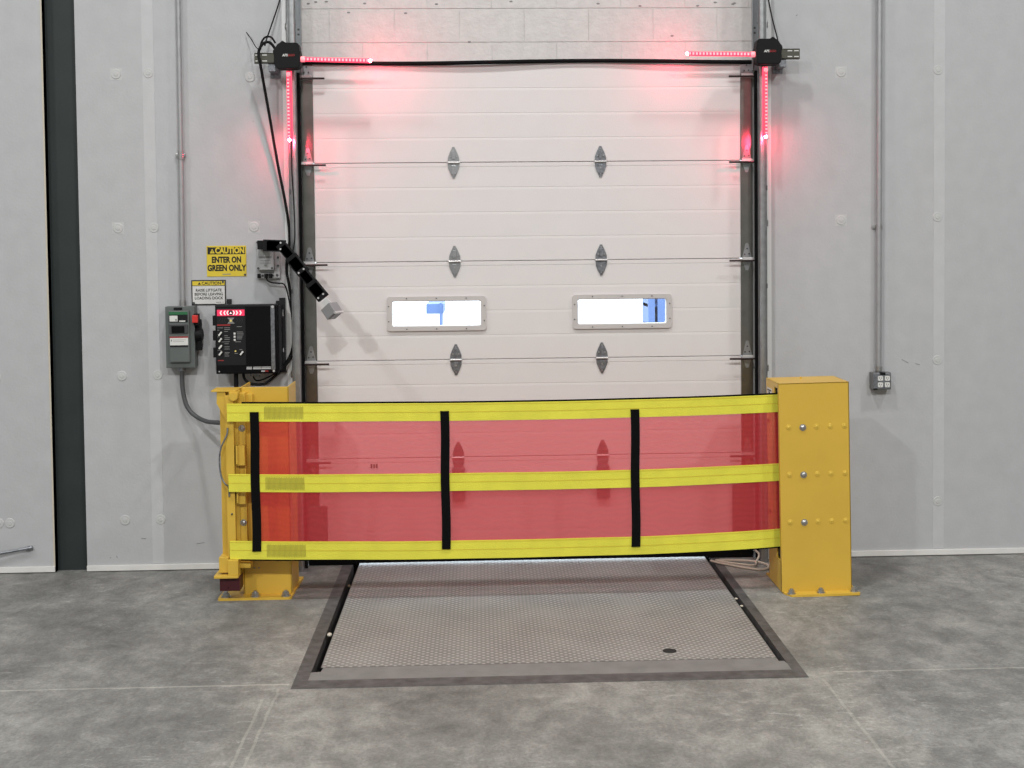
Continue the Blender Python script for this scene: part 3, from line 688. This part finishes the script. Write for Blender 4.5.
lt_ = MB()
for x0, x1 in ((-1.722, -1.690), (-1.683, -1.635), (-1.633, -1.576)): lt_.box(x0, x1, BF-.002, BF-.001, 1.249, 1.256).box(x0+.001, x1, BF-.002, BF-.001, 1.259, 1.264)
lt_.build('printed_name', 'prtlight', dr)
MB().box(-1.634, -1.612, BF-.002, BF-.001, 1.234, 1.241).build('small_label', 'prtlight', dr)
MB().box(-1.611, -1.592, BF-.002, BF-.001, 1.234, 1.241).build('red_label', 'prtred', dr)
MB().box(-1.70, -1.62, -.22, -.15, 1.212, 1.228, .003).cyl((-1.70, -.19, 1.228), (-1.70, -.19, 1.20), .012).cyl((-1.66, -.19, 1.228), (-1.66, -.19, 1.20), .012).build('cable_gland', 'dkgalv', t)
tag(MB().cyl((-1.795, -.20, 1.228), (-1.795, -.20, 1.10), .0135, n=14).tube([(-1.795, -.20, 1.115), (-1.795, -.205, 1.06), (-1.78, -.25, 1.02), (-1.74, -.36, 1.00), (-1.70, -.43, 1.00), (-1.68, -.50, 1.0)], .0125).build('rigid_conduit', 'blk', None, True), 'short black conduit from the control box down behind the left post', 'conduit')

# ------------------------------------------------------------------ signs
t = thing('caution_sign', 'yellow caution sign reading enter on green only', 'sign', (-1.857, BD, 1.806))
bd = MB().box(-1.977, -1.737, BD-.003, BD, 1.806, 1.994, .001, seg=1).build('sign_board', 'signy', t)
MB().box(-1.971, -1.743, BD-.0036, BD-.0028, 1.942, 1.985).build('black_header', 'signb', t)
text('CAUTION', .049, -1.836, BD-.0038, 1.9635, 'signy', t, bold=.0024, sx=.80)
tr = MB().prism([(-1.957, 1.948), (-1.928, 1.948), (-1.9425, 1.977)], BD-.0042, BD-.0036).build('warning_triangle', 'signy', t)
MB().box(-1.9440, -1.9410, BD-.0048, BD-.0042, 1.956, 1.968).box(-1.9440, -1.9410, BD-.0048, BD-.0042, 1.9505, 1.9535).build('exclamation_mark', 'signb', tr)
text('ENTER ON', .050, -1.857, BD-.0035, 1.907, 'signb', t, bold=.0022, sx=.74)
text('GREEN ONLY', .050, -1.857, BD-.0035, 1.857, 'signb', t, bold=.0022, sx=.76)
MB().box(-1.882, -1.832, BD-.0036, BD-.003, 1.818, 1.823).build('fine_print', 'prtgrey', t)
MB().cyl((-1.746, BD-.003, 1.816), (-1.746, BD-.006, 1.816), .007, n=10).cyl((-1.968, BD-.003, 1.984), (-1.968, BD-.005, 1.984), .004, n=10).each('sign_screw', 'screw', t)
t = thing('caution_sign', 'white caution sign with a yellow header reading raise liftgate before leaving loading dock', 'sign', (-1.968, BD, 1.635))
MB().box(-2.073, -1.864, BD-.004, BD, 1.632, 1.786, .001, seg=1).build('sign_border', 'signb', t)
MB().box(-2.066, -1.871, BD-.0048, BD-.0038, 1.640, 1.779).build('sign_board', 'signw', t)
MB().box(-2.066, -1.871, BD-.0056, BD-.0046, 1.753, 1.779).build('yellow_header', 'signy', t)
MB().box(-2.066, -1.871, BD-.0056, BD-.0046, 1.750, 1.753).build('header_rule', 'signb', t)
text('CAUTION', .025, -1.951, BD-.006, 1.7655, 'signb', t, bold=.0004, sx=1.05)
MB().prism([(-2.034, 1.758), (-2.014, 1.758), (-2.024, 1.774)], BD-.0062, BD-.0056).build('warning_triangle', 'signb', t)
for s_, zz in (('RAISE LIFTGATE', 1.723), ('BEFORE LEAVING', 1.699), ('LOADING DOCK', 1.675)):
    text(s_, .0235, -1.968, BD-.0052, zz, 'signb', t, bold=.0004, sx=.95)
MB().box(-1.925, -1.893, BD-.0052, BD-.0046, 1.647, 1.651).box(-1.886, -1.880, BD-.0052, BD-.0046, 1.647, 1.651).build('fine_print', 'prtgrey', t)
MB().box(-1.886, -1.876, BD-.008, BD-.004, 1.767, 1.781).cyl((-2.060, BD-.004, 1.645), (-2.060, BD-.008, 1.645), .008, n=10).each('sign_screw', 'screw', t)

# ------------------------------------------------------------------ junction box and arm lamp
t = thing('junction_box', 'grey plastic junction box above the control box, under the arm lamp mount', 'electrical box', (-1.60, BD, 1.79))
MB().box(-1.672, -1.530, -.125, BD, 1.792, 2.026, .004).build('back_plate', 'boxgry', t)
c_ = MB().box(-1.664, -1.562, -.165, -.12, 1.845, 1.990, .006).build('cover', 'boxgry', t)
MB().box(-1.650, -1.575, -.1665, -.164, 1.918, 1.928).box(-1.645, -1.58, -.1665, -.164, 1.900, 1.904).box(-1.645, -1.58, -.1665, -.164, 1.885, 1.888).box(-1.62, -1.605, -.1665, -.164, 1.868, 1.878).build('printed_label', 'prtgrey', c_)
m = MB()
for x, z in ((-1.664, 2.012), (-1.663, 1.970), (-1.655, 1.855), (-1.572, 1.856), (-1.66, 1.812), (-1.636, 1.81), (-1.60, 1.815), (-1.575, 1.81), (-1.548, 1.812), (-1.542, 1.87), (-1.541, 1.92)): m.cyl((x, -.125, z), (x, -.130 if z < 1.84 or z > 1.95 or x > -1.56 else -.168, z), .007, n=10)
m.each('cover_screw', 'screw', t)
m = MB()
for x in (-1.654, -1.612, -1.585): m.cyl((x, -.145, 1.822), (x, -.145, 1.795), .011, n=10)
m.each('cable_gland', 'blk', t)
t = thing('arm_lamp', 'jointed black dock lamp arm with a small silver head beside the door', 'lamp', (-1.58, -.13, 1.97))
MB().box(-1.642, -1.576, -.27, -.125, 1.970, 2.024, .004).build('wall_mount', 'blk', t)
J = [(-1.580, -.30, 1.994), (-1.487, -.31, 1.990), (-1.425, -.33, 1.915), (-1.365, -.35, 1.838), (-1.305, -.37, 1.762), (-1.248, -.39, 1.690)]
def seg(p, q, wd, th, name='arm_link'):
    p = Vector(p); q = Vector(q); d = q-p; L_ = d.length; mid = (p+q)/2
    ang = math.atan2(-d.z, d.x)
    m = MB(); y = mid.y
    for yy in (-th/2, th/2-.008):
        m.box(mid.x-L_/2-.016, mid.x+L_/2+.016, y+yy, y+yy+.008, mid.z-wd/2, mid.z+wd/2, .003, rot=Matrix.Rotation(ang, 3, 'Y'), piv=(mid.x, y, mid.z))
    m.box(mid.x-L_/2+.004, mid.x+L_/2-.010, y-th/2, y+th/2, mid.z-wd/2+.004, mid.z+wd/2-.004, .003, rot=Matrix.Rotation(ang, 3, 'Y'), piv=(mid.x, y, mid.z))
    return m.build(name, 'blk', t)
for i in range(5):
    sgm = seg(J[i], J[i+1], .070 if i % 2 == 0 else .058, .085-.006*i if i % 2 == 0 else .068-.006*i)
    d = (Vector(J[i+1])-Vector(J[i])).normalized(); pr_ = Vector((d.z, 0, -d.x)); y = (J[i][1]+J[i+1][1])/2-.045
    for s_ in (1, -1):
        c = Vector(J[i+1])+pr_*.019*s_-d*.004
        MB().cyl((c.x, y+.004, c.z), (c.x, y-.004, c.z), .0055, n=10).build('arm_bolt', 'light_metal', sgm)
R_ = Matrix.Rotation(math.radians(52), 3, 'Y')
pv = (-1.186, -.42, 1.612)
MB().box(-1.262, -1.190, -.450, -.365, 1.592, 1.636, .003, rot=R_, piv=pv).build('head_bracket', 'light_metal', t)
hd = MB().box(-1.214, -1.142, -.468, -.385, 1.574, 1.648, .004, rot=Matrix.Rotation(math.radians(-28), 3, 'Z') @ R_, piv=pv).build('lamp_head', 'mtlamp', t)
MB().box(-1.142, -1.138, -.460, -.393, 1.582, 1.640, .002, rot=Matrix.Rotation(math.radians(-28), 3, 'Z') @ R_, piv=pv).build('lens', 'dkgalv', hd)
MB().box(-1.148, -1.1365, -.470, -.383, 1.638, 1.650, .001, rot=Matrix.Rotation(math.radians(-28), 3, 'Z') @ R_, piv=pv).build('lens_rim', 'light_metal', hd)

# ------------------------------------------------------------------ right post
def bolt(mb, x, y, z, s=1):
    mb.cyl((x, y, z), (x, y, z+.004*s), .024*s, n=20).cyl((x, y, z+.004*s), (x, y, z+.020*s), .018*s, n=6).cyl((x, y, z+.020*s), (x, y, z+.028*s), .010*s, n=10)
t = thing('barrier_post', 'wide yellow steel barrier post right of the door with three rows of bolts', 'post', (1.575, -.70, 0))
bx0, bx1, fy, by, tz = 1.374, 1.773, -.93, -.60, 1.195
m = MB()
m.box(bx0, bx1, fy, fy+.008, .012, tz, .003, seg=2).box(bx0, bx1, by-.008, by, .012, tz, .003).box(bx1-.008, bx1, fy, by, .012, tz, .003).box(bx0, bx1, fy, by, tz-.008, tz, .003)
m.box(bx0, bx0+.008, -.81, by, .012, tz, .002).box(bx0, bx0+.008, fy+.004, -.81, 1.165, tz, .001).box(bx0, bx0+.008, fy+.004, -.81, .012, .185, .001).box(bx0, bx0+.008, fy+.004, fy+.030, .012, tz, .001)
body = m.build('post_body', 'yel', t)
MB().box(bx0+.012, bx0+.016, -.90, -.70, .19, 1.16).build('slot_shade_sheet', 'pit', t, label='dark sheet standing in for shade inside the slot')  # near-black sheet paints the shade seen through the slot
for row in (.947, .679, .409):
    for i, xo in enumerate((.053, .133, .211, .289, .369)):
        if i == 1:
            b_ = MB(); b_.cyl((bx0+xo, fy, row-.003), (bx0+xo, fy-.003, row-.003), .019, n=20).sph((bx0+xo, fy-.003, row-.003), .0155, (1, .7, 1)); b_.build('carriage_bolt', 'zinc', t, True)
        else:
            b_ = MB(); b_.cyl((bx0+xo, fy, row), (bx0+xo, fy-.003, row), .015, .013, n=20).cyl((bx0+xo, fy-.003, row), (bx0+xo, fy-.006, row), .008, .005, n=12); b_.build('hole_plug', 'plug', t, True)
MB().cyl((1.55, -.72, tz), (1.55, -.72, tz+.012), .006, n=10).build('top_bolt', 'yel', t)
MB().plan([(1.412, -1.005), (1.795, -1.005), (1.80, -1.0), (1.80, -.48), (1.380, -.48), (1.380, -.93), (1.386, -.955)], 0, .013).build('base_plate', 'yel', t)
for x, y in ((1.418, -.970), (1.585, -.970), (1.775, -.968)):
    m = MB(); bolt(m, x, y, .013); m.build('anchor_bolt', 'zinc', t)
MB().sph((bx0-.004, -.64, .25), .014, (.6, 1, 1)).build('side_bolt', 'screw', t)
MB().sph((bx0-.004, -.66, .95), .010, (.6, 1, 1)).sph((bx0-.004, -.66, .42), .010, (.6, 1, 1)).each('side_bolt', 'screw', t)
lb = MB().box(bx0-.001, bx0, -.755, -.625, 1.06, 1.145).build('side_label', 'signw', t)
MB().box(bx0-.002, bx0-.0005, -.70, -.67, 1.085, 1.125).box(bx0-.002, bx0-.0005, -.74, -.64, 1.128, 1.135).box(bx0-.002, bx0-.0005, -.74, -.64, 1.07, 1.076).build('side_print', 'panel', lb)
t.rotation_euler = (0, -.0150, 0)

# ------------------------------------------------------------------ left post
t = thing('barrier_post', 'yellow steel barrier post left of the door carrying the latch bar', 'post', (-1.53, -.60, 0))
lx0, lx1, lf, lb_, lz = -1.672, -1.400, -.76, -.47, 1.196
m = MB()
m.box(lx0, lx1, lf, lf+.008, .012, lz, .003).box(lx0, lx0+.008, lf, lb_, .012, lz, .002).box(lx1-.008, lx1, lf, lb_, .012, lz, .002).box(lx0, lx1, lb_-.008, lb_, .012, 1.08, .002)
m.box(lx0+.01, lx1-.01, lf+.01, lb_-.01, 1.02, 1.03)
m.build('post_body', 'yel', t)
MB().plan([(-1.80, -.84), (-1.405, -.84), (-1.395, -.83), (-1.385, -.37), (-1.80, -.37), (-1.806, -.83)], 0, .013).build('base_plate', 'yel', t)
for x, y in ((-1.765, -.805), (-1.600, -.805), (-1.43, -.805)):
    m = MB(); bolt(m, x, y, .013, 1.15); m.build('anchor_bolt', 'zinc', t)
MB().sph((-1.61, lf-.001, .165), .004, (1.5, .5, 1)).sph((-1.585, lf-.001, .165), .004, (1.5, .5, 1)).each('scuff_mark', 'prtgrey', t)
# stepped mounting channel on the post face
m = MB()
m.box(-1.735, -1.672, -.84, -.70, .07, 1.184, .003)                # side leg
m.box(-1.735, -1.690, -.885, -.84, .22, 1.165, .003)               # front strip
m.box(-1.690, -1.635, -.83, -.755, .22, 1.17, .003)                # recessed face
m.box(-1.640, -1.600, -.79, -.755, .22, 1.16, .003)
m.box(-1.775, -1.733, -.83, -.80, .19, 1.14, .003)
m.build('mounting_channel', 'yel', t)
m = MB()
m.prism([(-1.790, 1.184), (-1.700, 1.184), (-1.700, 1.10), (-1.745, 1.07), (-1.790, 1.14)], -.835, -.828)
m.prism([(-1.780, 1.184), (-1.735, 1.184), (-1.735, 1.02), (-1.748, 1.05), (-1.785, 1.12)], -.87, -.835)
m.each('gusset', 'yel', t)
MB().box(-1.812, -1.672, -.88, -.72, 1.184, 1.193, .002).build('top_flange', 'yel', t)
MB().cyl((-1.688, -.90, 1.158), (-1.688, -.80, 1.158), .025, n=24, bev=.004).box(-1.713, -1.663, -.89, -.80, 1.158, 1.184, .002).build('latch_boss', 'yel', t, True)
for z in (.973, .441):
    MB().cyl((-1.654, -.83, z), (-1.654, -.834, z), .018, n=16).sph((-1.652, -.836, z), .014, (1, .8, 1)).build('carriage_bolt', 'zinc', t, True)
for z0, z1 in ((.768, .880), (.55, .66)):
    MB().box(-1.682, -1.636, -.862, -.83, z0, z1, .003).box(-1.682, -1.672, -.88, -.83, z0+.01, z1, .002).build('rail_clip', 'yel', t)
MB().sph((-1.708, -.885, .50), .006).sph((-1.740, -.832, .44), .005).each('pin_hole', 'screw', t)
# latch foot
m = MB(); m.box(-1.782, -1.728, -.905, -.80, .175, .262, .004).box(-1.728, -1.672, -.93, -.80, .165, .250, .004).box(-1.805, -1.672, -.935, -.80, .150, .165, .003).box(-1.675, -1.612, -.87, -.79, .190, .222, .008)
m.build('latch_foot', 'yel', t)
MB().box(-1.780, -1.668, -.905, -.80, .072, .150, .003).sph((-1.735, -.906, .092), .004).build('bumper_block', 'dkred', t, label='dark red bumper block')
cable('tether_cable', [(-1.722, -.89, .985), (-1.724, -.895, .955), (-1.735, -.90, .925), (-1.757, -.90, .88), (-1.768, -.90, .82), (-1.766, -.90, .75), (-1.755, -.90, .70), (-1.735, -.90, .668), (-1.722, -.89, .655), (-1.72, -.89, .60)], .0048, 'thin wire tether looping down the side of the left yellow post', 'dkgalv', 'cable')

# ------------------------------------------------------------------ barrier net
NY = -.905
t = thing('barrier_net', 'red mesh safety net with three yellow straps stretched between the yellow posts', 'safety net', (-.18, NY, .22))
def sag(x):   # droop and slight belly of the hanging net
    u = (x+.18)/1.55; return -.013*(1-u*u)
def belly(x): u = (x+.18)/1.55; return -.02*(1-u*u)+(.055*max(0, u)**4)
def wav(x, z): return .006*math.sin(x*4.1+z*5)+.004*math.sin(x*9.3-z*3)
def sheet(x0, x1, ztop, zbot, y, nx=80, nz=6, th=.0):
    m = MB(); bm = m.bm; front = []
    for i in range(nx+1):
        x = x0+(x1-x0)*i/nx; row = []
        for j in range(nz+1):
            zt, zb = ztop(x), zbot(x); z = zb+(zt-zb)*j/nz
            row.append((x, y+belly(x)+wav(x, z)*.6, z))
        front.append(row)
    F_ = [[bm.verts.new(p) for p in r] for r in front]
    for i in range(nx):
        for j in range(nz): bm.faces.new((F_[i][j], F_[i+1][j], F_[i+1][j+1], F_[i][j+1]))
    if th:
        B_ = [[bm.verts.new((p[0], p[1]+th, p[2])) for p in r] for r in front]
        for i in range(nx):
            for j in range(nz): bm.faces.new((B_[i][j+1], B_[i+1][j+1], B_[i+1][j], B_[i][j]))
        for i in range(nx):
            bm.faces.new((F_[i][0], B_[i][0], B_[i+1][0], F_[i+1][0])); bm.faces.new((F_[i+1][nz], B_[i+1][nz], B_[i][nz], F_[i][nz]))
        for j in range(nz):
            bm.faces.new((F_[0][j], F_[0][j+1], B_[0][j+1], B_[0][j])); bm.faces.new((F_[nx][j+1], F_[nx][j], B_[nx][j], B_[nx][j+1]))
    return m
XL, XR = -1.720, 1.382
tops = [(lambda x: 1.122+sag(x), lambda x: 1.023+sag(x)), (lambda x: .728+sag(x), lambda x: .629+sag(x)), (lambda x: .353+sag(x)*1.3, lambda x: .252+sag(x)*1.3)]
sheet(-1.585, XR, lambda x: 1.10+sag(x), lambda x: .27+sag(x), NY, 90, 24).build('mesh_panel', 'mesh', t, True, label='see-through red mesh')
for a, b in tops:
    s_ = sheet(XL, XR, a, b, NY-.004, 110, 6, .008).build('yellow_strap', 'strap', t, True)
    mid = lambda x, a=a, b=b: (a(x)+b(x))/2
    sheet(XL, XR, lambda x: mid(x)+.0012, lambda x: mid(x)-.0012, NY-.0055, 110, 1).build('seam_line', 'seamth', s_)
    sheet(XL, XR, lambda x, a=a: a(x)-.006, lambda x, a=a: a(x)-.008, NY-.0055, 110, 1).build('edge_line', 'seamth', s_)
    m = MB(); x = -1.512; k = 0
    while x < -1.295:
        y = NY+belly(x)-.0068+wav(x, mid(x))*.6; zc = mid(x)
        m.box(x-.0012, x+.0012, y, y+.002, zc-.036+.004*(k % 2), zc+.036-.004*((k+1) % 2)); x += .0068; k += 1
        
    m.build('box_stitching', 'thread', s_, label='olive box stitching')
sheet(-1.64, XR, lambda x: 1.131+sag(x), lambda x: 1.122+sag(x), NY+.002, 90, 1, .008).build('top_edge_binding', 'webb', t, True, label='black top edge')
sheet(-1.66, XR, lambda x: .255+sag(x)*1.3, lambda x: .243+sag(x)*1.3, NY+.002, 90, 1, .008).build('bottom_edge_binding', 'webb', t, True, label='black bottom edge')
for x0 in (-1.600, -.541, .522):
    m = MB(); bm = m.bm; w_ = .049; n = 24; sl = (-.002, .001, .004)[0]
    zt = {-1.600: 1.074, -.541: 1.066, .522: 1.058}[x0]; zb = {-1.600: .294, -.541: .292, .522: .284}[x0]
    rows = []
    for i in range(n+1):
        z = zt+(zb-zt)*i/n; xo = x0-.0+.002*math.sin(i*.4)
        xo += .006 if x0 < -1 else 0; y = NY-.012+belly(x0)+wav(x0, z)*.6
        rows.append([bm.verts.new(v) for v in ((xo, y, z), (xo+w_, y, z), (xo+w_, y+.005, z), (xo, y+.005, z))])
    for a, b in zip(rows, rows[1:]):
        for k in range(4): bm.faces.new((a[k], a[(k+1) % 4], b[(k+1) % 4], b[k]))
    bm.faces.new(rows[0][::-1]); bm.faces.new(rows[-1])
    bmesh.ops.recalc_face_normals(bm, faces=list(bm.faces))
    m.build('black_strap', 'webb', t)
sm = MB()
for i, ch_ in enumerate((-.93, -.915, -.90)): sm.box(ch_, ch_+.008, NY-.012+belly(-.9), NY-.010+belly(-.9), .752+.0, .776)
sm.build('stitched_mark', 'prtred', t)

# ------------------------------------------------------------------ dock leveler
t = thing('dock_leveler', 'steel dock leveler with a diamond tread deck set flush in the floor', 'dock leveler', (0, -1.1, 0))
MB().box(-1.084, 1.086, -2.070, .18, -.02, .001).build('tread_deck', 'tread', t)
MB().box(-1.084, 1.086, -2.075, -2.069, -.02, .0002).build('hinge_gap', 'pit', t, label='dark hinge gap')
MB().plan([(-1.084, -2.255), (1.112, -2.255), (1.132, -2.255), (1.112, -2.125), (1.086, -2.125), (1.086, -2.076), (-1.072, -2.076), (-1.078, -2.135), (-1.135, -2.145), (-1.138, -2.255)], -.02, .0008).build('front_plate', 'smooth', t)
MB().box(PX0, -1.122, PYF+.07, .0, -.1, .0015).build('side_curb', 'curb', t)
MB().box(1.118, PX1, PYF+.07, .0, -.1, .0015).build('side_curb', 'curb', t)
MB().box(PX0, PX1, PYF, -2.258, -.1, .0016).build('front_curb', 'curb', t)
MB().cyl((.592, -1.935, .001), (.592, -1.935, .003), .034, n=24).build('lift_ring_cover', 'pit', t)
MB().sph((-1.105, -1.52, -.005), .016, (.8, 1.2, .6)).sph((-1.098, -.55, -.004), .008).sph((1.098, -1.0, -.003), .009, (1, 1.5, .5)).sph((1.10, -1.15, -.003), .009, (1, 1.5, .5)).each('debris', 'rope', t)
MB().box(-1.122, -1.086, -2.13, .0, -.60, -.30).box(1.088, 1.118, -2.13, .0, -.60, -.30).each('pit_frame', 'pit', t)

# ------------------------------------------------------------------ rod leaning at far left
tag(MB().cyl((-3.075, -.115, .159), (-4.06, -.20, .010), .0085, n=12).cyl((-3.105, -.118, .154), (-3.065, -.114, .160), .012, n=12).build('steel_rod', 'dkgalv', None, True), 'thin steel rod leaning at the far left foot of the wall', 'rod')

# ------------------------------------------------------------------ outdoors, seen through the panes
struct(MB().box(-30, 30, .2, 60, -1.3, -1.2).build('ground_outside', 'asph'))
t = MB().box(-1.44, -1.08, 20, 21.5, .47, .68, .02).box(-1.16, -1.12, 19.98, 21, -1.2, .70).build('parked_truck_outside', 'blue')
tag(t, 'blue vehicle end outdoors seen through the left door window', 'vehicle')
t = MB().box(3.26, 3.40, 20, 21, -1.2, .80).box(3.46, 3.62, 20, 21, -1.2, .80).box(3.26, 3.62, 20.1, 20.9, .1, .2).box(3.26, 3.62, 20.1, 20.9, .55, .62).build('steel_rack_outside', 'blue')
tag(t, 'blue upright frame outdoors seen at the right edge of the right door window', 'frame')
